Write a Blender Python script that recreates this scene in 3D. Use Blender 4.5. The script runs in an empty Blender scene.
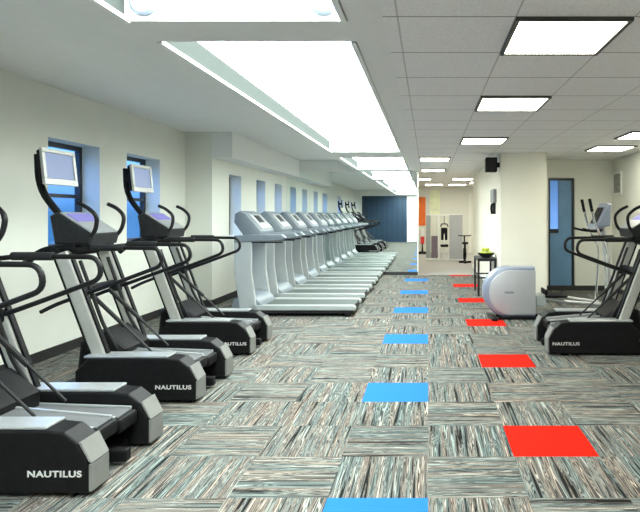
import bpy, bmesh, math, random
from mathutils import Vector, Matrix
random.seed(7)
C = bpy.context.scene.collection
S = bpy.context.scene
PI = math.pi

# ------------------------------------------------------------------ camera, world, exposure
CAM_H = 1.41
cd = bpy.data.cameras.new('camera'); cam = bpy.data.objects.new('camera', cd); C.objects.link(cam)
cam.location = (0, 0, CAM_H); cam.rotation_euler = (PI / 2, 0, 0)
cd.sensor_width = 36; cd.lens = 36 * 570 / 640
cd.shift_x = (320 - 428) / 640; cd.shift_y = -(256 - 214.5) / 640
cd.clip_start = 0.02; cd.clip_end = 200
S.camera = cam
w = bpy.data.worlds.new('world'); S.world = w; w.use_nodes = True
_n, _l = w.node_tree.nodes, w.node_tree.links          # blue daylight: bright sky above a dark blue street
_tc = _n.new('ShaderNodeTexCoord'); _sx = _n.new('ShaderNodeSeparateXYZ'); _l.new(_tc.outputs['Generated'], _sx.inputs[0])
_r = _n.new('ShaderNodeValToRGB'); _l.new(_sx.outputs[2], _r.inputs['Fac'])
_r.color_ramp.elements[0].position = .0; _r.color_ramp.elements[0].color = (.02, .075, .18, 1)
_r.color_ramp.elements[1].position = .35; _r.color_ramp.elements[1].color = (.42, .80, 1.9, 1)
_l.new(_r.outputs['Color'], _n['Background'].inputs[0])
_n['Background'].inputs[1].default_value = 3.2
S.view_settings.view_transform = 'Standard'; S.view_settings.look = 'None'
S.view_settings.gamma = 1; S.view_settings.use_curve_mapping = False
S.view_settings.exposure = 0.48
L_TROFFER = 12
L_SKY = 13.0

# ------------------------------------------------------------------ materials
def nmat(name):
    m = bpy.data.materials.new(name); m.use_nodes = True
    return m, m.node_tree.nodes, m.node_tree.links, m.node_tree.nodes['Principled BSDF']
def mat(name, col, rough=.5, metal=0, var=.06, scale=8, bump=0, spec=.5):
    m, n, l, b = nmat(name)
    b.inputs['Roughness'].default_value = rough; b.inputs['Metallic'].default_value = metal
    b.inputs['Specular IOR Level'].default_value = spec
    tc = n.new('ShaderNodeTexCoord'); tx = n.new('ShaderNodeTexNoise'); tx.inputs['Scale'].default_value = scale
    tx.inputs['Detail'].default_value = 4
    l.new(tc.outputs['Object'], tx.inputs['Vector'])
    r = n.new('ShaderNodeValToRGB')
    lo = [max(0, c * (1 - var)) for c in col]; hi = [min(1, c * (1 + var)) for c in col]
    r.color_ramp.elements[0].color = (*lo, 1); r.color_ramp.elements[1].color = (*hi, 1)
    r.color_ramp.elements[0].position = .3; r.color_ramp.elements[1].position = .7
    l.new(tx.outputs['Fac'], r.inputs['Fac']); l.new(r.outputs['Color'], b.inputs['Base Color'])
    if bump:
        bn = n.new('ShaderNodeBump'); bn.inputs['Strength'].default_value = bump; bn.inputs['Distance'].default_value = .01
        l.new(tx.outputs['Fac'], bn.inputs['Height']); l.new(bn.outputs['Normal'], b.inputs['Normal'])
    return m
def emit(name, col, s):
    m, n, l, b = nmat(name)
    b.inputs['Base Color'].default_value = (.05, .05, .05, 1)
    b.inputs['Emission Color'].default_value = (*col, 1); b.inputs['Emission Strength'].default_value = s
    return m
def mth(n, l, op, a, b=None):
    x = n.new('ShaderNodeMath'); x.operation = op
    for i, v in enumerate((a, b)):
        if v is None: continue
        if isinstance(v, (int, float)): x.inputs[i].default_value = v
        else: l.new(v, x.inputs[i])
    return x.outputs[0]

def carpet_mat():
    m, n, l, b = nmat('patterned_carpet_tiles')
    b.inputs['Roughness'].default_value = .95; b.inputs['Specular IOR Level'].default_value = .1
    g = n.new('ShaderNodeNewGeometry'); sx = n.new('ShaderNodeSeparateXYZ'); l.new(g.outputs['Position'], sx.inputs[0])
    X, Y = sx.outputs[0], sx.outputs[1]
    u = mth(n, l, 'DIVIDE', X, .5); v = mth(n, l, 'DIVIDE', mth(n, l, 'SUBTRACT', Y, 2.835), .485)
    i = mth(n, l, 'FLOOR', u); j = mth(n, l, 'FLOOR', v)
    cid = n.new('ShaderNodeCombineXYZ'); l.new(i, cid.inputs[0]); l.new(j, cid.inputs[1]); cid.inputs[2].default_value = 3.3
    wn = n.new('ShaderNodeTexWhiteNoise'); wn.noise_dimensions = '3D'; l.new(cid.outputs[0], wn.inputs['Vector'])
    rnd = wn.outputs['Value']
    sc_ = n.new('ShaderNodeSeparateColor'); l.new(wn.outputs['Color'], sc_.inputs[0])
    par = mth(n, l, 'MODULO', mth(n, l, 'ABSOLUTE', mth(n, l, 'ADD', i, j)), 2)      # quarter-turn laying
    flip = mth(n, l, 'GREATER_THAN', rnd, .82)
    turn = mth(n, l, 'ABSOLUTE', mth(n, l, 'SUBTRACT', par, flip))
    def coords(ax, along):
        c = n.new('ShaderNodeCombineXYZ')
        l.new(mth(n, l, 'MULTIPLY', ax, mth(n, l, 'ADD', mth(n, l, 'MULTIPLY', sc_.outputs[2], 44), 34)), c.inputs[0]); l.new(mth(n, l, 'MULTIPLY', along, 1.5), c.inputs[1])
        l.new(mth(n, l, 'MULTIPLY', rnd, 400), c.inputs[2]); return c.outputs[0]
    mx = n.new('ShaderNodeMix'); mx.data_type = 'VECTOR'
    l.new(turn, mx.inputs[0]); l.new(coords(Y, X), mx.inputs[4]); l.new(coords(X, Y), mx.inputs[5])
    tx = n.new('ShaderNodeTexNoise'); tx.inputs['Scale'].default_value = 1; tx.inputs['Detail'].default_value = 1.0
    tx.inputs['Roughness'].default_value = .6
    l.new(mx.outputs[1], tx.inputs['Vector'])
    r = n.new('ShaderNodeValToRGB'); r.color_ramp.interpolation = 'CONSTANT'
    cols = [(0, (.008, .008, .008)), (.34, (.09, .09, .085)), (.375, (.04, .042, .042)), (.405, (.17, .175, .165)), (.44, (.055, .06, .06)),
            (.465, (.23, .225, .205)), (.495, (.075, .07, .065)), (.52, (.21, .215, .20)), (.55, (.032, .037, .038)), (.575, (.14, .12, .105)),
            (.60, (.33, .33, .305)), (.645, (.05, .05, .05))]
    e = r.color_ramp.elements
    e[0].position = cols[0][0]; e[0].color = (*cols[0][1], 1); e[1].position = cols[1][0]; e[1].color = (*cols[1][1], 1)
    for p, c in cols[2:]:
        k = e.new(p); k.color = (*c, 1)
    l.new(tx.outputs['Fac'], r.inputs['Fac'])
    # yarn speckle
    sp = n.new('ShaderNodeTexNoise'); sp.inputs['Scale'].default_value = 160; sp.inputs['Detail'].default_value = 1
    l.new(g.outputs['Position'], sp.inputs['Vector'])
    ml = n.new('ShaderNodeMix'); ml.data_type = 'RGBA'; ml.blend_type = 'MULTIPLY'; ml.inputs[0].default_value = .35
    rr = n.new('ShaderNodeValToRGB'); rr.color_ramp.elements[0].position = .35; rr.color_ramp.elements[1].position = .6
    rr.color_ramp.elements[0].color = (.45, .45, .45, 1); rr.color_ramp.elements[1].color = (1.15, 1.15, 1.12, 1)
    l.new(sp.outputs['Fac'], rr.inputs['Fac']); l.new(r.outputs['Color'], ml.inputs[6]); l.new(rr.outputs['Color'], ml.inputs[7])
    # per tile tone
    tone = n.new('ShaderNodeMix'); tone.data_type = 'RGBA'; tone.blend_type = 'MULTIPLY'; tone.inputs[0].default_value = 1
    tr = n.new('ShaderNodeValToRGB'); tr.color_ramp.elements[0].position = .36; tr.color_ramp.elements[1].position = .64; tr.color_ramp.elements[0].color = (.74, .90, .92, 1); tr.color_ramp.elements[1].color = (1.16, .97, .87, 1)
    ek = tr.color_ramp.elements.new(.5); ek.color = (1.05, 1.05, 1.02, 1)
    hn = n.new('ShaderNodeTexNoise'); hn.inputs['Scale'].default_value = .55; hn.inputs['Detail'].default_value = 1; l.new(mx.outputs[1], hn.inputs['Vector'])
    l.new(hn.outputs['Fac'], tr.inputs['Fac']); l.new(ml.outputs[2], tone.inputs[6]); l.new(tr.outputs['Color'], tone.inputs[7])
    def is_tile(ii, ph):
        a = mth(n, l, 'COMPARE', i, float(ii)); a.node.inputs[2].default_value = .1
        jm = mth(n, l, 'MODULO', mth(n, l, 'ADD', j, 401 - ph), 4)
        c = mth(n, l, 'COMPARE', jm, 0.0); c.node.inputs[2].default_value = .1
        return mth(n, l, 'MULTIPLY', a, c)
    cur = tone.outputs[2]
    for ii, ph, col in ((-1, 0, (.018, .14, .44)), (1, 2, (.46, .008, .001))):
        k = n.new('ShaderNodeMix'); k.data_type = 'RGBA'
        l.new(is_tile(ii, ph), k.inputs[0]); l.new(cur, k.inputs[6]); k.inputs[7].default_value = (*col, 1); cur = k.outputs[2]
    l.new(cur, b.inputs['Base Color'])
    return m
def tile_ceiling_mat():
    m, n, l, b = nmat('suspended_ceiling_tiles')
    b.inputs['Roughness'].default_value = .9; b.inputs['Specular IOR Level'].default_value = .1
    g = n.new('ShaderNodeNewGeometry'); sx = n.new('ShaderNodeSeparateXYZ'); l.new(g.outputs['Position'], sx.inputs[0])
    def line(c, off, step, wd):
        f = mth(n, l, 'FRACT', mth(n, l, 'DIVIDE', mth(n, l, 'SUBTRACT', c, off - step * 40), step))
        return mth(n, l, 'LESS_THAN', mth(n, l, 'MINIMUM', f, mth(n, l, 'SUBTRACT', 1, f)), wd / step)
    ln = mth(n, l, 'MAXIMUM', mth(n, l, 'MULTIPLY', line(sx.outputs[0], .453, .61, .005), .6), line(sx.outputs[1], 2.93, .65, .007))
    tx = n.new('ShaderNodeTexNoise'); tx.inputs['Scale'].default_value = 90; l.new(g.outputs['Position'], tx.inputs['Vector'])
    r = n.new('ShaderNodeValToRGB'); r.color_ramp.elements[0].color = (.78, .765, .745, 1); r.color_ramp.elements[1].color = (.86, .845, .825, 1)
    r.color_ramp.elements[0].position = .4; r.color_ramp.elements[1].position = .6
    l.new(tx.outputs['Fac'], r.inputs['Fac'])
    k = n.new('ShaderNodeMix'); k.data_type = 'RGBA'; l.new(ln, k.inputs[0]); l.new(r.outputs['Color'], k.inputs[6]); k.inputs[7].default_value = (.33, .32, .29, 1)
    l.new(k.outputs[2], b.inputs['Base Color']); return m
def ribbed(name, c0, c1, scale, axis='X', rough=.6):
    m, n, l, b = nmat(name); b.inputs['Roughness'].default_value = rough
    tc = n.new('ShaderNodeTexCoord'); wv = n.new('ShaderNodeTexWave'); wv.bands_direction = axis; wv.inputs['Scale'].default_value = scale
    l.new(tc.outputs['Object'], wv.inputs['Vector']); r = n.new('ShaderNodeValToRGB')
    r.color_ramp.elements[0].color = (*c0, 1); r.color_ramp.elements[1].color = (*c1, 1)
    l.new(wv.outputs['Fac'], r.inputs['Fac']); l.new(r.outputs['Color'], b.inputs['Base Color']); return m
def glass_mat():
    m, n, l, b = nmat('window_glass'); n.remove(b)
    t = n.new('ShaderNodeBsdfTransparent'); t.inputs[0].default_value = (.85, .92, .95, 1)
    gl = n.new('ShaderNodeBsdfGlossy'); gl.inputs['Roughness'].default_value = .03
    mx = n.new('ShaderNodeMixShader'); mx.inputs[0].default_value = .07; l.new(t.outputs[0], mx.inputs[1]); l.new(gl.outputs[0], mx.inputs[2])
    l.new(mx.outputs[0], n['Material Output'].inputs['Surface']); return m
def mirror_mat():
    m, n, l, b = nmat('mirror_glass'); b.inputs['Metallic'].default_value = 1; b.inputs['Roughness'].default_value = .0
    b.inputs['Base Color'].default_value = (.86, .92, .90, 1); return m

M = dict(
    wall=mat('cream_wall_paint', (.75, .755, .685), .85, var=.015, scale=3, spec=.2),
    column=mat('warm_cream_paint', (.80, .785, .685), .85, var=.015, scale=3, spec=.2),
    white=mat('white_paint', (.82, .83, .80), .7, var=.015, spec=.3),
    drywall=mat('ceiling_paint', (.79, .79, .765), .9, var=.015, spec=.1),
    carpet=carpet_mat(), tiles=tile_ceiling_mat(),
    rubber=mat('grey_rubber_flooring', (.36, .345, .33), .8, var=.15, scale=60),
    base=mat('black_vinyl_base', (.02, .02, .02), .5),
    black=mat('black_plastic', (.007, .007, .0075), .5, var=.2, scale=30, spec=.12),
    blackm=mat('black_tube_metal', (.009, .009, .009), .42, spec=.2, var=.2, scale=40),
    dark=mat('charcoal_plastic', (.018, .019, .02), .5, var=.2, scale=30, spec=.2),
    silver=mat('silver_metal', (.50, .52, .53), .28, .6, var=.05, scale=25),
    cap=mat('grey_end_cap', (.17, .17, .16), .5, var=.08),
    post=mat('silver_grey_paint', (.40, .40, .375), .4, .3, var=.05, scale=25),
    chrome=mat('polished_chrome', (.75, .76, .77), .12, 1, var=.03),
    greyp=mat('pale_grey_plastic', (.33, .355, .35), .45, var=.04, scale=6),
    bluegrey=mat('blue_grey_plastic', (.14, .165, .185), .45, var=.05, scale=6),
    rail=mat('light_grey_rail', (.33, .36, .345), .4, var=.03, scale=6),
    belt=mat('grey_running_belt', (.06, .075, .068), .75, var=.12, scale=50),
    tread=ribbed('ribbed_grey_tread', (.05, .05, .05), (.15, .155, .16), 30, 'X'),
    mid=mat('mid_grey_plastic', (.22, .23, .24), .5, var=.08, scale=10),
    shell=mat('pearl_grey_shell', (.42, .43, .45), .35, .15, var=.03, scale=5),
    rim=mat('blue_grey_shell_rim', (.24, .28, .36), .35, .2, var=.06, scale=5),
    logo=mat('white_lettering', (.55, .55, .53), .5, var=.01),
    screen=emit('lit_screen', (.30, .42, .75), .45),
    console_screen=emit('console_display', (.30, .28, .95), .5),
    glass=glass_mat(), mirror=mirror_mat(),
    frame=mat('dark_window_frame', (.015, .018, .022), .4),
    blue=ribbed('blue_painted_panel', (.008, .033, .072), (.011, .042, .088), 1.2, 'X', .5),
    bluedoor=mat('slate_blue_door_panel', (.13, .27, .46), .5, var=.08, scale=4),
    orange=mat('orange_panel', (.85, .17, .02), .6), poster=mat('pale_yellow_poster', (.80, .84, .60), .6, var=.1, scale=6),
    pic=mat('grey_print', (.27, .28, .24), .5, var=.3, scale=14),
    apple=mat('green_apple_skin', (.50, .58, .04), .35, var=.3, scale=12), stem=mat('apple_stem', (.10, .06, .02), .8),
    red=mat('red_plastic', (.6, .03, .03), .4), burg=mat('weight_plates_iron', (.16, .12, .15), .5),
    troffer=emit('fluorescent_diffuser', (1.0, .97, .80), L_TROFFER),
    well=mat('coffer_painted_shade', (.06, .068, .064), 1, var=.02, spec=0),  # shade on the coffer's left side, put into its colour
    sky=emit('skylight_diffuser', (.90, 1.0, .97), L_SKY),
    lighttrim=mat('dark_light_trim', (.05, .05, .045), .5),
)

# ------------------------------------------------------------------ mesh helpers
def BM(): return bmesh.new()
def box(bm, x0, x1, y0, y1, z0, z1, bev=0, seg=2, mx=None):
    r = bmesh.ops.create_cube(bm, size=1)
    vs = r['verts']
    for v in vs:
        v.co = Vector(((x0 + x1) / 2 + v.co.x * (x1 - x0), (y0 + y1) / 2 + v.co.y * (y1 - y0), (z0 + z1) / 2 + v.co.z * (z1 - z0)))
    if bev:
        es = list({e for v in vs for e in v.link_edges})
        rb = bmesh.ops.bevel(bm, geom=es, offset=bev, segments=seg, affect='EDGES', profile=.5)
        vs = list({v for f in rb['faces'] for v in f.verts} | {v for v in vs if v.is_valid})
    if mx is not None:
        for v in vs: v.co = mx @ v.co
    return bm
def prism(bm, pts, a, b, axis='y', bev=0):
    def P(p, t): return Vector((p[0], t, p[1])) if axis == 'y' else Vector((t, p[0], p[1])) if axis == 'x' else Vector((p[0], p[1], t))
    v0 = [bm.verts.new(P(p, a)) for p in pts]; v1 = [bm.verts.new(P(p, b)) for p in pts]
    n = len(pts); fs = [bm.faces.new(v0), bm.faces.new(list(reversed(v1)))]
    for k in range(n): fs.append(bm.faces.new((v0[k], v1[k], v1[(k + 1) % n], v0[(k + 1) % n])))
    bmesh.ops.recalc_face_normals(bm, faces=fs)
    if bev:
        es = [e for f in fs[:2] for e in f.edges]
        bmesh.ops.bevel(bm, geom=es, offset=bev, segments=2, affect='EDGES', profile=.5)
    return bm
def fillet(pts, r, n=5):
    pts = [Vector(p) for p in pts]; out = [pts[0]]
    for k in range(1, len(pts) - 1):
        p, a, b = pts[k], pts[k - 1], pts[k + 1]
        rr = min(r, (a - p).length * .49, (b - p).length * .49)
        s = p + (a - p).normalized() * rr; e = p + (b - p).normalized() * rr
        for q in range(n + 1):
            t = q / n; out.append((1 - t) ** 2 * s + 2 * t * (1 - t) * p + t * t * e)
    out.append(pts[-1]); return out
def tube(bm, pts, r, sides=10, fr=0):
    pts = fillet(pts, fr) if fr else [Vector(p) for p in pts]
    rings = []; up = None
    for k, p in enumerate(pts):
        d = (pts[min(k + 1, len(pts) - 1)] - pts[max(k - 1, 0)]).normalized()
        if up is None:
            up = d.cross(Vector((0, 1, 0)) if abs(d.y) < .9 else Vector((1, 0, 0))).normalized()
        else: up = (up - d * up.dot(d)).normalized()
        sd = d.cross(up)
        rr = r[k] if isinstance(r, (list, tuple)) else r
        rings.append([bm.verts.new(p + rr * (math.cos(2 * PI * q / sides) * up + math.sin(2 * PI * q / sides) * sd)) for q in range(sides)])
    fs = []
    for a, b in zip(rings, rings[1:]):
        for q in range(sides): fs.append(bm.faces.new((a[q], a[(q + 1) % sides], b[(q + 1) % sides], b[q])))
    fs.append(bm.faces.new(list(reversed(rings[0])))); fs.append(bm.faces.new(rings[-1]))
    bmesh.ops.recalc_face_normals(bm, faces=fs)
    return bm
def lathe(bm, prof, c=(0, 0, 0), seg=20, axis='z'):
    rings = []
    for r, h in prof:
        ring = []
        for q in range(seg):
            a = 2 * PI * q / seg; x, y = r * math.cos(a), r * math.sin(a)
            ring.append(bm.verts.new(Vector(c) + (Vector((x, y, h)) if axis == 'z' else Vector((x, h, y)) if axis == 'y' else Vector((h, x, y)))))
        rings.append(ring)
    fs = []
    for a, b in zip(rings, rings[1:]):
        for q in range(seg): fs.append(bm.faces.new((a[q], a[(q + 1) % seg], b[(q + 1) % seg], b[q])))
    fs.append(bm.faces.new(rings[0])); fs.append(bm.faces.new(rings[-1]))
    bmesh.ops.recalc_face_normals(bm, faces=fs); return bm
def obj(name, bm, m, parent=None, smooth=False, label=None):
    me = bpy.data.meshes.new(name); bm.to_mesh(me); bm.free()
    me.materials.append(m if not isinstance(m, str) else M[m])
    for p in me.polygons: p.use_smooth = smooth
    if smooth:
        try: me.set_sharp_from_angle(angle=math.radians(42))
        except Exception: pass
    o = bpy.data.objects.new(name, me); C.objects.link(o)
    if parent: o.parent = parent
    if label: o['label'] = label
    return o
def thing(name, label, cat, loc=(0, 0, 0), rz=0, group=None):
    o = bpy.data.objects.new(name, None); C.objects.link(o); o.empty_display_size = .1
    o.location = loc; o.rotation_euler = (0, 0, rz); o['label'] = label; o['category'] = cat
    if group: o['group'] = group
    return o
def tag(o, label, cat, group=None):
    o['label'] = label; o['category'] = cat
    if group: o['group'] = group
    return o
def struct(name, bm, m, parent=None, label=None):
    o = obj(name, bm, m, parent)
    if parent is None: o['kind'] = 'structure'
    if label: o['label'] = label
    return o
def dup(root, loc, rz=0, label=None, group=None):
    def cp(o, par):
        c = o.copy(); C.objects.link(c)
        if par is not None: c.parent = par
        for ch in list(o.children): cp(ch, c)
        return c
    r = cp(root, None); r.location = loc; r.rotation_euler = (0, 0, rz)
    if label: r['label'] = label
    if group: r['group'] = group
    return r
def text_bm(s, size, depth, off=.0):
    cu = bpy.data.curves.new('lettering', 'FONT'); cu.body = s; cu.size = size; cu.extrude = depth; cu.offset = off
    cu.align_x = 'CENTER'; cu.align_y = 'CENTER'; cu.space_character = 1.08
    o = bpy.data.objects.new('lettering', cu); C.objects.link(o)
    me = bpy.data.meshes.new_from_object(o.evaluated_get(bpy.context.evaluated_depsgraph_get()))
    bm = BM(); bm.from_mesh(me); bpy.data.meshes.remove(me); bpy.data.objects.remove(o); bpy.data.curves.remove(cu)
    return bm

# ------------------------------------------------------------------ room shell
XL, XL2, XR = -3.72, -3.31, 3.42
YB, YJ, YM, YA, YC, YF = -2.6, 8.74, 13.3, 10.6, 9.4, 21.0
HC, HD = 2.427, 2.675
bm = BM(); box(bm, -4.2, 3.7, YB - .2, YM + .02, -.1, 0); struct('floor', bm, 'carpet')
bm = BM(); box(bm, -1.4, 4.2, YM + .02, YF + .2, -.1, 0); struct('floor.001', bm, 'rubber')
# tiled ceiling and painted strip round the skylights
bm = BM(); box(bm, -.235, 4.2, YB - .2, YF + .2, HC, HC + .12); struct('ceiling', bm, 'tiles')
bm = BM()
SKY = [(-2.2, 3.0), (3.35, 9.27), (10.2, 12.95)]
SX0, SX1 = -1.6, -.42
box(bm, SX1, -.235, YB - .2, YM + .2, HC, HC + .12)
box(bm, SX0 - .09, SX0, YB - .2, YM + .2, HC, HD + .12)
ys = [YB - .2] + [y for a in SKY for y in a] + [YM + .2]
for k in range(0, len(ys), 2): box(bm, SX0, SX1, ys[k], ys[k + 1], HC, HC + .12)
struct('ceiling.001', bm, 'drywall')
bm = BM(); box(bm, -4.2, SX0 - .09, YB - .2, YM + .2, HD, HD + .12); struct('ceiling.002', bm, 'drywall')
bm = BM(); box(bm, -1.4, -.235, YM + .2, YF + .2, HC, HC + .12); struct('ceiling.003', bm, 'drywall')
# soffit over the treadmill fronts
bm = BM(); box(bm, XL2, -3.0, YJ, YM, 2.28, HD); struct('trim_soffit', bm, 'drywall')

def wall_x(name, x, y0, y1, z1, openings, out, m, th=.26):      # wall with its room face at x; out = -1 / +1 side of thickness
    bm = BM(); xa, xb = sorted((x, x + out * th)); y = y0
    for a, b, za, zb in openings:
        box(bm, xa, xb, y, a, 0, z1); box(bm, xa, xb, a, b, 0, za); box(bm, xa, xb, a, b, zb, z1); y = b
    box(bm, xa, xb, y, y1, 0, z1)
    return struct(name, bm, m)
WIN1 = [(2.3, 3.2, 1.05, 2.17), (5.58, 6.46, 1.05, 2.17), (7.04, 7.91, 1.05, 2.17)]
WIN2 = [(9.48, 10.1, 1.05, 2.08), (11.0, 11.6, 1.05, 2.08), (12.3, 12.9, 1.05, 2.08)]
wall_x('wall_left', XL, YB, YJ, HD, WIN1, -1, 'wall')
bm = BM(); box(bm, XL - .26, XL2, YJ, YJ + .26, 0, HD); struct('wall_left.001', bm, 'wall')
wall_x('wall_left.002', XL2, YJ + .26, YM + .2, HD, WIN2, -1, 'wall')
wn_i = 0
for (x, wins) in ((XL, WIN1), (XL2, WIN2)):
    for a, b, za, zb in wins:
        wn_i += 1
        bm = BM(); fx0, fx1 = x - .255, x - .20; t = .05
        box(bm, fx0, fx1, a, a + t, za, zb); box(bm, fx0, fx1, b - t, b, za, zb)
        box(bm, fx0, fx1, a + t, b - t, za, za + t); box(bm, fx0, fx1, a + t, b - t, zb - t, zb)
        box(bm, fx0, fx1, a + t, b - t, (za + zb) / 2 - .02, (za + zb) / 2 + .02)
        o = struct('window_%d' % wn_i, bm, 'frame')
        g = BM(); box(g, x - .232, x - .224, a + t, b - t, za + t, zb - t); obj('pane', g, 'glass', o)
# end wall with mirror
bm = BM(); box(bm, XL2, -.235, YM + .012, YM + .2, 0, HD); struct('wall_back', bm, 'white')
bm = BM(); box(bm, XL2, -.25, YM, YM + .012, .075, HC - .02); mir = obj('wall_mirror', bm, 'mirror')
tag(mir, 'large frameless wall mirror at the far end of the treadmill row', 'mirror')
bm = BM(); box(bm, XL2, -.235, YM - .015, YM + .012, 0, .075); struct('baseboard_back', bm, 'base')
bm = BM(); box(bm, -.25, -.225, YM - .012, YM + .2, 0, HC); struct('trim_1', bm, 'white')
# wall behind the camera (seen in the mirror)
bm = BM(); box(bm, XL, XR, YB - .2, YB, 0, HD); struct('wall_front', bm, 'white')
bm = BM(); box(bm, -3.38, -1.08, YB, YB + .02, 0, 2.36)
tag(obj('wall_panel', bm, 'blue'), 'deep blue full-height wall panel reflected in the far mirror', 'wall panel')
# right side
bm = BM(); box(bm, XR, XR + .2, YB, YA, 0, HC); struct('wall_right', bm, 'wall')
DX0, DX1, DZ = 2.24, 2.73, 2.09
bm = BM()
box(bm, 1.96, DX0, YA, YA + .2, 0, HC); box(bm, DX1, XR + .2, YA, YA + .2, 0, HC); box(bm, DX0, DX1, YA, YA + .2, DZ, HC)
struct('wall_alcove', bm, 'wall')
bm = BM(); box(bm, 1.2, 1.96, YC, 15.2, 0, HC); struct('wall_column', bm, 'column')
bm = BM(); box(bm, 1.96, XR, YA - .012, YA, 0, .09); box(bm, XR - .012, XR, 2, YA - .012, 0, .09); struct('baseboard_right', bm, 'base')
bm = BM(); box(bm, 1.2, 1.96, YC - .012, YC, 0, .09); box(bm, 1.188, 1.2, YC - .012, 15.2, 0, .09); struct('baseboard_column', bm, 'white')
bm = BM(); box(bm, XL, XL + .012, YB, YJ, 0, .1); box(bm, XL + .012, XL2, YJ - .012, YJ, 0, .1); box(bm, XL2, XL2 + .012, YJ, YM - .015, 0, .1)
struct('baseboard_left', bm, 'base')
# glazed blue door at the back of the alcove
bm = BM(); t = .045
box(bm, DX0, DX0 + t, YA + .06, YA + .12, 0, DZ); box(bm, DX1 - t, DX1, YA + .06, YA + .12, 0, DZ); box(bm, DX0 + t, DX1 - t, YA + .06, YA + .12, DZ - t, DZ)
door = struct('door_1', bm, 'frame')
bm = BM(); box(bm, DX0 + .2, DX1 - t, YA + .07, YA + .11, 0.01, DZ - t); obj('door_leaf', bm, 'bluedoor', door)
bm = BM(); box(bm, DX0 + t, DX0 + .2, YA + .085, YA + .095, 1.1, DZ - t); obj('pane', bm, 'glass', door)
bm = BM(); box(bm, DX0 + t, DX0 + .2, YA + .07, YA + .11, 0.01, 1.1); obj('door_leaf', bm, 'bluedoor', door)
bm = BM(); box(bm, DX0 + t, DX0 + .2, YA + .05, YA + .07, 1.06, 1.14); obj('push_bar', bm, 'frame', door)
# hall beyond
bm = BM(); box(bm, -1.4, 4.2, YF, YF + .2, 0, HC); struct('wall_hall', bm, 'wall')
bm = BM(); box(bm, -1.4, -1.2, YM + .2, YF, 0, HC); struct('wall_hall.001', bm, 'white')
bm = BM(); box(bm, 4.0, 4.2, 15.2, YF, 0, HC); struct('wall_hall.002', bm, 'white')
bm = BM(); box(bm, 1.96, 4.2, 15.0, 15.2, 0, HC); struct('wall_hall.003', bm, 'white')
bm = BM()
for x0, x1 in ((1.50, 1.58), (1.84, 1.92)): box(bm, x0, x1, YF - .03, YF, 0, 2.1)
box(bm, 1.50, 1.92, YF - .03, YF, 2.1, 2.18); dr = struct('door_2', bm, 'white')
bm = BM(); box(bm, 1.58, 1.84, YF - .02, YF - .002, .01, 2.1); obj('door_leaf', bm, 'wall', dr)

# ------------------------------------------------------------------ lights
def troffer(x0, x1, y0, y1, label):
    t = thing('ceiling_light', label, 'ceiling light', ((x0 + x1) / 2, (y0 + y1) / 2, HC), 0, 'recessed square ceiling lights')
    a, b = (x1 - x0) / 2, (y1 - y0) / 2; f = .022
    bm = BM(); box(bm, -a, -a + f, -b, b, -.02, 0); box(bm, a - f, a, -b, b, -.02, 0); box(bm, -a + f, a - f, -b, -b + f, -.02, 0); box(bm, -a + f, a - f, b - f, b, -.02, 0)
    obj('frame', bm, 'lighttrim', t)
    bm = BM(); box(bm, -a + f, a - f, -b + f, b - f, -.012, 0); obj('diffuser', bm, 'troffer', t)
    return t
def cell(k): return 2.93 + .65 * k, 2.93 + .65 * (k + 1)
troffer(.453, 1.06, *cell(0), 'largest and nearest square ceiling light, upper right of the room')
troffer(.453, 1.06, *cell(3), 'square ceiling light second from the camera in the middle row')
troffer(.453, 1.06, *cell(7), 'square ceiling light third from the camera, before the black speaker')
troffer(-.157, .40, *cell(11), 'ceiling light over the aisle just before the mirror, nearer of two')
troffer(-.157, .40, *cell(15), 'ceiling light over the aisle level with the mirror edge, farther of two')
troffer(.68, 1.29, 18.9, 19.55, 'small ceiling light deep in the far hall')
troffer(-.5, .1, 15.9, 16.55, 'ceiling light over the hall entrance beyond the mirror')
troffer(2.48, 3.09, 6.95, 7.6, 'ceiling light over the right machine, nearer of the two by the right wall')
troffer(2.48, 3.09, 8.4, 9.05, 'ceiling light above the framed print, farther of the two by the right wall')
troffer(2.4, 3.0, 16.0, 16.65, 'added fill light in the right corner of the far hall')  # extra panels, through the bike one, added only to brighten the hall
troffer(2.4, 3.0, 19.2, 19.85, 'added fill light by the end wall of the far hall, out on the right')
troffer(1.3, 1.9, 17.6, 18.25, 'added fill light in the far hall hidden beyond the column wall')
troffer(-.1, .5, 18.9, 19.55, 'added fill light in the far hall in front of the orange panel')
troffer(.68, 1.29, 15.9, 16.55, 'added fill light in the far hall nearer the exercise bike')
troffer(.453, 1.06, *cell(-5), 'ceiling light behind the camera over the aisle')
troffer(2.28, 2.89, *cell(-2), 'ceiling light behind the camera near the right wall')
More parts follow.
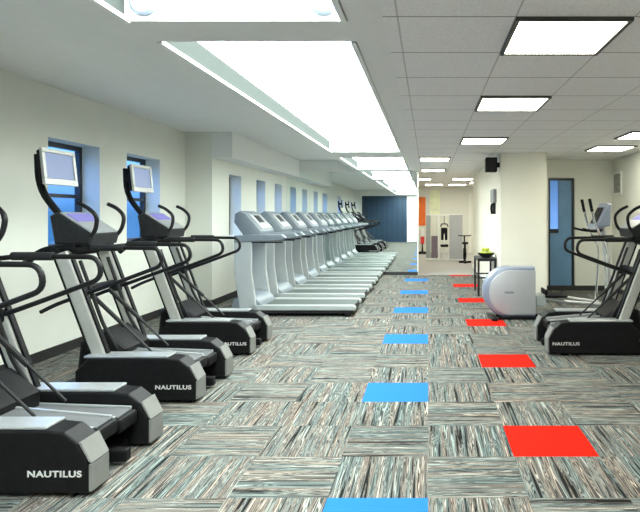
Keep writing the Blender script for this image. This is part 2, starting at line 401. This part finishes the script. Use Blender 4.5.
for (y0, y1), lb in zip(SKY, ('nearest glowing skylight panel at the top edge of the photo', 'long glowing skylight panel, largest of the three over the treadmills', 'short glowing skylight panel just before the mirror')):
    t = thing('skylight', lb, 'skylight', ((SX0 + SX1) / 2, (y0 + y1) / 2, HC), 0, 'glowing skylight coffers')
    a, b = (SX1 - SX0) / 2 - .005, (y1 - y0) / 2 - .005; d = .18; s = .0
    bm = BM()
    lo = [bm.verts.new((x, y, 0)) for x, y in ((-a, -b), (a, -b), (a, b), (-a, b))]
    hi = [bm.verts.new((x, y, d)) for x, y in ((-a + s, -b + s), (a - s, -b + s), (a - s, b - s), (-a + s, b - s))]
    for k in (0, 1, 2): bm.faces.new((lo[k], lo[(k + 1) % 4], hi[(k + 1) % 4], hi[k]))
    bm.faces.new([bm.verts.new(q) for q in ((-a, b, 0), (-a, -b, 0), (-a, -b, .011), (-a, b, .011))])
    obj('well', bm, 'white', t)
    if y1 == 3.0:
        for x in (-.48, .46):
            bm = BM(); lathe(bm, [(.075, 0), (.075, -.02), (.06, -.03), (.055, -.022), (.001, -.02)], (x, b, .10), 24, 'y'); obj('end_disc', bm, 'rim', t, True, 'round grey fitting on the end of the coffer')
    bm = BM(); bm.faces.new([bm.verts.new(q) for q in ((-a, b, .011), (-a, -b, .011), (-a, -b, d), (-a, b, d))]); obj('well_side', bm, 'well', t, label='side of the skylight coffer, coloured dark as shade')
    bm = BM(); box(bm, -a + s, a - s, -b + s, b - s, d, d + .02); obj('diffuser', bm, 'sky', t)
    bm = BM(); f = .03
    box(bm, -a, -a + f, -b, b, -.012, .012); box(bm, a - f, a, -b, b, -.012, .012)
    obj('lip', bm, 'white', t)

# ------------------------------------------------------------------ tread climbers
def make_climber():
    t = thing('stair_climber', '', 'cardio machine')
    for s in (-1, 1):
        yc = s * .305
        prof = [(0, .02), (0, .17), (-.05, .27), (-.12, .325), (-.22, .335), (-.80, .335), (-.90, .24), (-.90, .02)]
        bm = BM(); prism(bm, prof, yc - .085, yc + .085, bev=.012); sp = obj('side_panel', bm, 'black', t)
        bm = BM(); box(bm, -.84, -.21, yc - .075, yc + .075, .335, .352, .006); obj('top_rail', bm, 'silver', sp)
        bm = BM()
        prism(bm, [(.001, .03), (.016, .03), (.016, .165), (.001, .165)], yc - .08, yc + .08, bev=.004)
        prism(bm, [(.001, .178), (.016, .172), (-.037, .278), (-.05, .272)], yc - .08, yc + .08, bev=.004)
        obj('end_cap', bm, 'cap', sp, label='grey two-piece end cap')
        bm = text_bm('NAUTILUS', .043, .0015, .0008)
        R = Matrix.Rotation(PI / 2, 4, 'X') if s < 0 else Matrix.Rotation(PI, 4, 'Z') @ Matrix.Rotation(PI / 2, 4, 'X')
        bm.transform(Matrix.Translation((-.165, yc + s * .0865, .12)) @ R @ Matrix.Scale(1.28, 4, (1, 0, 0))); obj('logo', bm, 'logo', sp, label='white NAUTILUS lettering')
        # treadles between the panels
        ty = s * .107; hz = .27 if s < 0 else .23
        mx = Matrix.Translation((-.45, ty, hz)) @ Matrix.Rotation(math.radians(5 if s < 0 else 2), 4, 'Y')
        bm = BM(); box(bm, -.42, .40, -.10, .10, -.055, .03, .02, mx=mx); td = obj('treadle', bm, 'black', t)
        bm = BM(); box(bm, -.40, .37, -.075, .075, .031, .036, mx=mx); obj('tread_belt', bm, 'tread', td)
        bm = BM(); box(bm, -.40, .36, -.10, -.08, .03, .045, .004, mx=mx); box(bm, -.40, .36, .08, .10, .03, .045, .004, mx=mx); obj('treadle_rail', bm, 'silver', td)
        # post
        a = Vector((-.70, yc * .93, .16)); b = Vector((-1.06, yc * .93, 1.12))
        ang = math.atan2(b.x - a.x, b.z - a.z); L = (b - a).length
        mx = Matrix.Translation((a + b) / 2) @ Matrix.Rotation(ang, 4, 'Y')
        bm = BM(); box(bm, -.05, .05, -.032, .032, -L / 2, L / 2, .012, mx=mx); obj('post', bm, 'post', t)
        bm = BM(); box(bm, .051, .068, -.02, .02, -L / 2 + .02, L / 2 - .03, .004, mx=mx); box(bm, -.066, -.051, -.028, .028, -L / 2, L / 2 - .02, .004, mx=mx); obj('post_trim', bm, 'black', t)
        # handrail: a closed loop lying in a vertical plane
        yh = s * .262
        bm = BM(); tube(bm, [(-1.16, yh, 1.12), (-.80, yh, 1.155), (-.325, yh, 1.15), (-.30, yh, 1.02), (-.66, yh, .885), (-1.12, yh, .72), (-1.24, yh, .66)], .0155, 10, .085)
        obj('handrail', bm, 'blackm', t, True)
        bm = BM(); box(bm, -.98, -.89, yh - .03, yh + .03, .755, .835, .012, mx=None); obj('rail_clamp', bm, 'black', t)
        bm = BM(); tube(bm, [(-.85, yh, 1.156), (-.60, yh, 1.155)], .026, 10); obj('grip', bm, 'dark', t, True)
        # horn handles by the console
        bm = BM(); tube(bm, [(-.98, s * .17, 1.15), (-.86, s * .19, 1.28), (-.84, s * .20, 1.40), (-.92, s * .21, 1.47), (-.99, s * .21, 1.50)], .016, 10, .05); obj('horn_handle', bm, 'blackm', t, True)
        # hydraulic strut to treadle
        bm = BM(); tube(bm, [(-.93, s * .13, .78), (-.44, s * .13, .315)], .009, 8); tube(bm, [(-.93, s * .13, .78), (-.66, s * .13, .523)], .017, 8); obj('strut', bm, 'blackm', t, True)
        bm = BM(); tube(bm, [(-.98, s * .19, 1.05), (-.80, s * .19, .55), (-.66, s * .19, .32)], .014, 8, .05); obj('link_arm', bm, 'blackm', t, True)
    bm = BM()
    box(bm, -1.06, -.88, -.36, .36, .0, .13, .02); box(bm, -.9, .0, -.03, .03, .02, .09, .01)
    box(bm, -.2, -.12, -.36, .36, .0, .06, .01); obj('base_frame', bm, 'black', t)
    bm = BM(); prism(bm, [(-.64, .10), (-.62, .36), (-.80, .50), (-.98, .42), (-1.02, .10)], -.2, .2, bev=.03); obj('drive_cover', bm, 'black', t)
    bm = BM(); box(bm, -.99, -.94, -.3, .3, .80, .85, .012); box(bm, -1.15, -1.08, -.31, .31, 1.08, 1.16, .02); obj('crossbar', bm, 'black', t)
    bm = BM(); tube(bm, [(-.98, -.262, 1.155), (-1.22, -.27, 1.14), (-1.36, -.27, 1.03)], .027, 10, .08); obj('front_grip', bm, 'black', t, True)
    bm = BM(); tube(bm, [(-.98, .262, 1.155), (-1.22, .27, 1.14), (-1.36, .27, 1.03)], .027, 10, .08); obj('front_grip', bm, 'black', t, True)
    # console wedge
    bm = BM(); prism(bm, [(-.90, 1.17), (-.88, 1.25), (-1.16, 1.43), (-1.22, 1.40), (-1.18, 1.17)], -.2, .2, bev=.02); c = obj('console', bm, 'dark', t)
    n = Vector((.18, 0, .28)).normalized(); ang = math.atan2(n.x, n.z)
    mx = Matrix.Translation((-1.02, 0, 1.34)) @ Matrix.Rotation(ang, 4, 'Y')
    bm = BM(); box(bm, -.15, .15, -.185, .185, 0, .012, .004, mx=mx); obj('console_face', bm, 'silver', c)
    bm = BM(); box(bm, -.12, -.01, -.15, .15, .012, .017, mx=mx); obj('display', bm, 'console_screen', c)
    # screen on a curved arm
    bm = BM(); tube(bm, [(-1.08, 0, 1.20), (-1.26, 0, 1.40), (-1.43, 0, 1.62), (-1.44, 0, 1.90)], .028, 10, .16); arm = obj('screen_arm', bm, 'black', t, True)
    mx = Matrix.Translation((-1.265, 0, 1.79)) @ Matrix.Rotation(math.radians(-6), 4, 'Y')
    bm = BM(); box(bm, -.05, -.005, -.195, .195, -.135, .135, .015, mx=mx); tv = obj('personal_screen', bm, 'black', t)
    bm = BM()
    for y0, y1, z0, z1 in ((-.21, .21, .11, .145), (-.21, .21, -.145, -.095), (-.21, -.175, -.095, .11), (.175, .21, -.095, .11)):
        box(bm, -.012, .012, y0, y1, z0, z1, .004, mx=mx)
    obj('bezel', bm, 'post', tv)
    bm = BM(); box(bm, -.006, .002, -.175, .175, -.095, .11, mx=mx); obj('display', bm, 'screen', tv)
    bm = BM(); box(bm, -1.44, -1.30, -.03, .03, 1.76, 1.83, .005); obj('bracket', bm, 'black', tv)
    return t
cl = make_climber(); GC = 'black stair climbers with looped handrails'
cl.location = (-1.69, 3.22, 0); cl['group'] = GC
cl['label'] = 'black dual-treadle stair climber nearest the camera, cut off by the left edge'
dup(cl, (-1.735, 4.64, 0), 0, 'black stair climber second from the camera in the left row, screen before first window', GC)
dup(cl, (-1.78, 6.07, 0), 0, 'black stair climber beside the first treadmill, last of the three on the left', GC)
dup(cl, (1.21, 6.07, 0), PI, 'lone black stair climber on the right side facing the right wall', GC)

# ------------------------------------------------------------------ treadmills
def make_treadmill():          # rear end at x=0, front towards -x, near edge y=0, width .76
    t = thing('treadmill', '', 'treadmill'); W = .76
    bm = BM(); box(bm, -1.66, .0, .02, W - .02, .045, .135, .01); obj('deck', bm, 'dark', t)
    bm = BM(); box(bm, -1.40, -.015, .11, W - .11, .135, .142, .003); obj('running_belt', bm, 'belt', t)
    for y0, y1 in ((0, .10), (W - .10, W)):
        bm = BM(); prism(bm, [(.03, .09), (.03, .13), (.0, .155), (-1.42, .16), (-1.42, .09)], y0, y1, bev=.008); obj('side_rail', bm, 'rail', t)
    for x in (-1.6, -.12):
        for y in (.02, W - .08):
            bm = BM(); box(bm, x, x + .08, y, y + .06, 0, .05); obj('foot', bm, 'black', t)
    bm = BM(); prism(bm, [(-1.36, .06), (-1.36, .16), (-1.46, .27), (-1.62, .30), (-1.76, .24), (-1.80, .06)], .02, W - .02, bev=.025); obj('motor_cover', bm, 'bluegrey', t, True)
    for y0, y1 in ((.0, .06), (W - .06, W)):
        bm = BM(); prism(bm, [(-1.42, .07), (-1.66, .07), (-1.74, .60), (-1.74, 1.10), (-1.50, 1.10), (-1.50, .60)], y0, y1, bev=.015); obj('upright', bm, 'greyp', t)
        s0 = -.01 if y0 == 0 else 0
        bm = BM(); prism(bm, [(-1.74, 1.02), (-1.74, 1.12), (-1.40, 1.14), (-1.08, 1.14), (-1.02, 1.09), (-1.08, 1.045), (-1.40, 1.03)], y0 - .012, y1 + .012, bev=.02); hr = obj('handrail', bm, 'bluegrey', t)
        bm = BM(); box(bm, -1.5, -1.08, y0 + .005, y1 - .005, 1.018, 1.034); obj('grip_strip', bm, 'black', hr)
    bm = BM(); prism(bm, [(-1.38, 1.10), (-1.37, 1.18), (-1.60, 1.43), (-1.68, 1.46), (-1.75, 1.42), (-1.76, 1.30), (-1.60, 1.08)], .04, W - .04, bev=.03); c = obj('console', bm, 'bluegrey', t, True)
    n = Vector((.25, 0, .23)).normalized(); mx = Matrix.Translation((-1.485, W / 2, 1.305)) @ Matrix.Rotation(math.atan2(n.x, n.z), 4, 'Y')
    bm = BM(); box(bm, -.145, .145, -.28, .28, 0, .012, .004, mx=mx); obj('console_face', bm, 'mid', c)
    bm = BM(); box(bm, -.11, .02, -.12, .12, .012, .016, mx=mx); obj('display', bm, 'black', c)
    bm = BM(); box(bm, .05, .13, -.24, .24, .012, .018, .003, mx=mx); box(bm, -.12, .02, -.25, -.15, .012, .018, .003, mx=mx); obj('keypad', bm, 'rail', c)
    bm = BM(); tube(bm, [(-1.42, .05, 1.10), (-1.30, .10, 1.08), (-1.30, W - .10, 1.08), (-1.42, W - .05, 1.10)], .02, 10, .06); obj('front_bar', bm, 'greyp', t, True)
    for ch in [c for o in t.children for c in (o, *o.children)]:
        if ch.name.split('.')[0] in ('upright', 'handrail', 'grip_strip', 'console', 'console_face', 'display', 'keypad', 'front_bar', 'motor_cover'):
            ch.data.transform(Matrix.Translation((.10, 0, 0)))
    return t
tm = make_treadmill(); GT = 'pale grey treadmills in a row'
TY = [7.84, 9.0, 10.16, 11.32, 12.45]
TL = ['pale grey treadmill nearest the camera, beside the last black stair climber',
      'second pale grey treadmill from the camera in the row along the left wall',
      'middle pale grey treadmill of the row of five before the mirror',
      'fourth pale grey treadmill from the camera, next to last before the mirror',
      'last pale grey treadmill, right in front of the end mirror']
for k, (y, lb) in enumerate(zip(TY, TL)):
    if k == 0:
        tm.location = (-1.03, y, 0); tm['label'] = lb; tm['group'] = GT
    else: dup(tm, (-1.03, y, 0), 0, lb, GT)

# ------------------------------------------------------------------ elliptical trainer on the right
def make_elliptical():
    t = thing('elliptical_trainer', 'silver elliptical trainer with big rounded grey drive housing beside the column', 'elliptical trainer', (.725, 7.58, 0))
    R = .34; W = .36
    def arc(r, cx, cz, flat):
        p = [(cx + r * math.cos(a), cz + r * math.sin(a)) for a in [math.radians(80 + 200 * k / 18) for k in range(19)]]
        return p + [(flat, cz - r * .985), (flat, cz + r * .985)]
    cx, cz = .36, .365
    bm = BM(); prism(bm, arc(R, cx, cz, .72), .06, W, bev=.05); h = obj('drive_housing', bm, 'rim', t, True)
    bm = BM(); prism(bm, arc(.30, cx + .03, cz, .715), .03, .062, bev=.012); obj('housing_face', bm, 'shell', h, True)
    bm = BM(); box(bm, .30, .42, .024, .031, .355, .385, .003); obj('badge', bm, 'mid', h)
    bm = BM(); box(bm, .22, 1.75, .05, .12, .0, .035, .006); box(bm, .22, 1.75, W - .08, W - .01, 0, .035, .006)
    box(bm, .12, .2, -.05, W + .05, 0, .03, .006); box(bm, 1.7, 1.8, -.08, W + .08, 0, .05, .01); obj('base_frame', bm, 'black', t)
    for s, y in ((0, .09), (1, W - .09)):
        bm = BM(); tube(bm, [(.62, y, .34 - .1 * s), (1.05, y, .24 + .05 * s), (1.62, y, .20)], .024, 10); a = obj('pedal_arm', bm, 'silver', t, True)
        bm = BM(); box(bm, .84, 1.14, y - .07, y + .07, .30, .33, .01); box(bm, .84, .87, y - .07, y + .07, .33, .40, .01); obj('pedal', bm, 'black', a)
        bm = BM(); tube(bm, [(1.62, y + (.12 if s else -.12), .2), (1.66, y + (.1 if s else -.1), .95), (1.5, y + (.1 if s else -.1), 1.25), (1.42, y + (.1 if s else -.1), 1.62)], .017, 10, .1); b = obj('swing_arm', bm, 'chrome', t, True)
        bm = BM(); tube(bm, [(1.455, y + (.1 if s else -.1), 1.45), (1.42, y + (.1 if s else -.1), 1.62)], .021, 10); obj('hand_grip', bm, 'black', b, True)
    bm = BM(); tube(bm, [(1.76, W / 2, .04), (1.70, W / 2, .9), (1.62, W / 2, 1.35)], .04, 12, .1); obj('mast', bm, 'shell', t, True)
    bm = BM(); prism(bm, [(1.50, 1.22), (1.66, 1.56), (1.72, 1.55), (1.70, 1.26)], W / 2 - .19, W / 2 + .19, bev=.02); c = obj('console', bm, 'rim', t)
    mx = Matrix.Translation((1.575, W / 2, 1.395)) @ Matrix.Rotation(math.radians(-65), 4, 'Y')
    bm = BM(); box(bm, -.12, .12, -.13, .13, 0, .008, .003, mx=mx); obj('display', bm, 'black', c)
    bm = BM(); box(bm, .725, .86, .05, .30, .18, .33, .012); obj('crank_cover', bm, 'rail', t)
    bm = BM(); tube(bm, [(1.66, W / 2, 1.2), (1.48, W / 2 - .2, 1.18), (1.32, W / 2 - .23, 1.22)], .016, 10, .08); tube(bm, [(1.66, W / 2, 1.2), (1.48, W / 2 + .2, 1.18), (1.32, W / 2 + .23, 1.22)], .016, 10, .08); obj('fixed_handle', bm, 'black', t, True)
    return t
make_elliptical()

# ------------------------------------------------------------------ table with apples
t = thing('side_table', 'small black side table against the column wall, holding a bowl of apples', 'table', (.86, 9.86, 0))
bm = BM(); box(bm, 0, .325, 0, .8, .60, .645, .005); obj('tabletop', bm, 'dark', t)
for x in (.0, .29):
    for y in (.01, .755):
        bm = BM(); box(bm, x, x + .035, y, y + .035, 0, .60, .003); obj('leg', bm, 'dark', t)
bm = BM(); box(bm, .035, .29, .012, .04, .30, .325); box(bm, .035, .29, .76, .788, .30, .325); box(bm, .006, .03, .045, .755, .30, .325); box(bm, .295, .32, .045, .755, .30, .325)
obj('stretcher', bm, 'dark', t)
bx, by, bz = 1.03, 10.12, .645
bm = BM(); lathe(bm, [(.07, 0), (.075, .012), (.13, .05), (.155, .085), (.147, .085), (.12, .05), (.06, .02), (.001, .018)], (0, 0, 0), 28)
b = obj('fruit_bowl', bm, 'dark', None, True); b.location = (bx, by, bz); tag(b, 'dark shallow bowl filled with green apples on the black side table', 'bowl')
def make_apple():
    bm = BM(); R = .040
    lathe(bm, [(.001, .010), (.014, .004), (.028, .007), (.038, .024), (.041, .042), (.037, .06), (.024, .073), (.012, .074), (.001, .068)], (0, 0, 0), 18)
    a = obj('apple', bm, 'apple', None, True)
    bm = BM(); tube(bm, [(0, 0, .066), (.003, 0, .078), (.009, 0, .088)], .002, 6); obj('stem', bm, 'stem', a)
    return a
ap0 = make_apple(); GA = 'green apples in the bowl'
spots = [(0, 0, .02)] + [(.084 * math.cos(a), .084 * math.sin(a), .046) for a in [k * PI / 3 for k in range(6)]] + [(.048 * math.cos(a), .048 * math.sin(a), .108) for a in (.5, 2.6, 4.7)]
for k, (x, y, z) in enumerate(spots):
    a = ap0 if k == 0 else dup(ap0, (0, 0, 0))
    a.location = (bx + x, by + y, bz + z); a.scale = (.84, .84, .84); a.rotation_euler = (random.uniform(-.3, .3), random.uniform(-.3, .3), k)
    tag(a, 'yellow-green apple piled in the dark bowl on the side table', 'apple', GA)

# ------------------------------------------------------------------ wall things
t = thing('loudspeaker', 'small black loudspeaker fixed high on the column wall under the ceiling', 'speaker', (1.2, 9.55, 2.12))
bm = BM(); box(bm, -.24, -.05, -.1, .1, 0, .24, .012); obj('cabinet', bm, 'black', t)
bm = BM(); box(bm, -.22, -.07, -.108, -.1, .02, .22, .003); obj('grille', bm, 'dark', t)
bm = BM(); box(bm, -.05, 0, -.03, .03, .08, .16, .004); obj('bracket', bm, 'black', t)
t = thing('wall_phone', 'dark grey wall phone on the column wall above the side table', 'phone', (1.2, 10.15, 1.42))
bm = BM(); box(bm, -.06, 0, -.18, .28, .20, .44, .012); obj('cabinet', bm, 'mid', t)
bm = BM(); box(bm, -.05, 0, -.05, .09, .0, .2, .01); obj('cradle', bm, 'dark', t)
bm = BM(); tube(bm, [(-.065, -.03, .18), (-.08, -.03, .1), (-.065, -.03, .0)], .018, 8); obj('handset', bm, 'black', t, True)
t = thing('framed_print', 'small grey print in a white frame on the right wall', 'picture', (XR, 10.27, 1.76))
bm = BM()
for y0, y1, z0, z1 in ((-.24, .24, .38, .42), (-.24, .24, 0, .04), (-.24, -.19, .04, .38), (.19, .24, .04, .38)): box(bm, -.025, 0, y0, y1, z0, z1, .003)
obj('frame', bm, 'white', t)
bm = BM(); box(bm, -.012, 0, -.19, .19, .04, .38); obj('print', bm, 'pic', t)

# ------------------------------------------------------------------ far hall
bm = BM(); box(bm, -.42, -.09, YF - .02, YF, 1.0, 2.05); tag(obj('wall_banner', bm, 'orange'), 'tall orange panel on the far hall wall beside the mirror edge', 'wall panel')
bm = BM(); box(bm, .07, .44, YF - .02, YF, 1.40, 2.3); tag(obj('poster', bm, 'poster'), 'pale yellow poster on the far hall wall above the weight machine', 'poster')
t = thing('cable_machine', 'white and grey weight stack machine standing in the far hall', 'weight machine', (.0, 17.5, 0))
for x, nm in ((.10, 'mid'), (.80, 'shell')):
    bm = BM(); box(bm, x - .16, x + .26, 0, .10, .0, .06, .01); box(bm, x - .16, x - .11, .02, .08, .06, 1.42, .008); box(bm, x + .21, x + .26, .02, .08, .06, 1.42, .008); box(bm, x - .16, x + .26, .02, .08, 1.36, 1.42, .008)
    f = obj('frame', bm, 'white', t)
    bm = BM(); box(bm, x + .0, x + .2, .0, .10, .07, .75, .004); obj('weight_stack', bm, 'burg', f)
    bm = BM()
    for q in (x + .05, x + .15): tube(bm, [(q, .05, .7), (q, .05, 1.38)], .009, 8)
    obj('guide_rod', bm, 'chrome', f)
bm = BM(); box(bm, -.06, .08, -.015, .0, .08, 1.38, .004); obj('shroud', bm, 'greyp', t)
bm = BM(); box(bm, .66, 1.06, -.015, .0, .04, 1.40, .004); obj('shroud', bm, 'shell', t)
bm = BM(); box(bm, .36, .64, .03, .07, 1.36, 1.41, .006); box(bm, .36, .64, .02, .08, 0, .05, .006); obj('crossbeam', bm, 'white', t)
bm = BM(); tube(bm, [(.5, .05, .03), (.5, .05, .42)], .03, 10); tube(bm, [(.5, .05, .4), (.5, .12, 1.0)], .02, 8); obj('seat_post', bm, 'white', t, True)
bm = BM(); box(bm, .38, .62, -.2, .14, .42, .49, .02); obj('seat', bm, 'black', t)
bm = BM(); box(bm, .40, .60, .08, .15, .62, 1.0, .02); obj('backrest', bm, 'black', t)
bm = BM(); tube(bm, [(.39, -.1, 1.05), (.42, .02, 1.12), (.58, .02, 1.12), (.61, -.1, 1.05)], .018, 8, .03); tube(bm, [(.5, .02, 1.12), (.5, .05, 1.36)], .008, 6); obj('handle_bar', bm, 'black', t, True)
t = thing('exercise_bike', 'small black upright exercise bike by the right wall of the far hall', 'exercise bike', (1.08, 16.6, 0))
bm = BM(); box(bm, -.18, .18, -.04, .04, 0, .06, .01); box(bm, -.05, .05, -.2, .35, 0, .05, .01); obj('base', bm, 'black', t)
bm = BM(); lathe(bm, [(.01, -.05), (.17, -.04), (.17, .04), (.01, .05)], (0, .2, .26), 20, 'x'); obj('flywheel', bm, 'black', t, True)
bm = BM(); tube(bm, [(0, .1, .05), (0, .0, .55)], .028, 8); obj('seat_post', bm, 'dark', t)
bm = BM(); box(bm, -.09, .09, -.13, .12, .55, .61, .025); obj('saddle', bm, 'black', t)
bm = BM(); tube(bm, [(0, .25, .3), (0, .34, .78)], .025, 8); obj('mast', bm, 'dark', t)
bm = BM(); tube(bm, [(-.18, .2, .8), (-.15, .33, .78), (.15, .33, .78), (.18, .2, .8)], .016, 8, .04); obj('handlebar', bm, 'black', t)
t = thing('pedestal_stand', 'small dark stand with white and red top below the orange panel', 'stand', (-.2, 20.5, 0))
bm = BM(); lathe(bm, [(.2, 0), (.2, .04), (.16, .07), (.03, .09), (.02, .35)], (0, 0, 0), 20); obj('base', bm, 'dark', t, True)
bm = BM(); box(bm, -.07, .07, -.05, .05, .35, .62, .02); obj('body', bm, 'red', t)
bm = BM(); box(bm, -.06, .06, -.045, .045, .62, .92, .02); obj('top', bm, 'white', t)
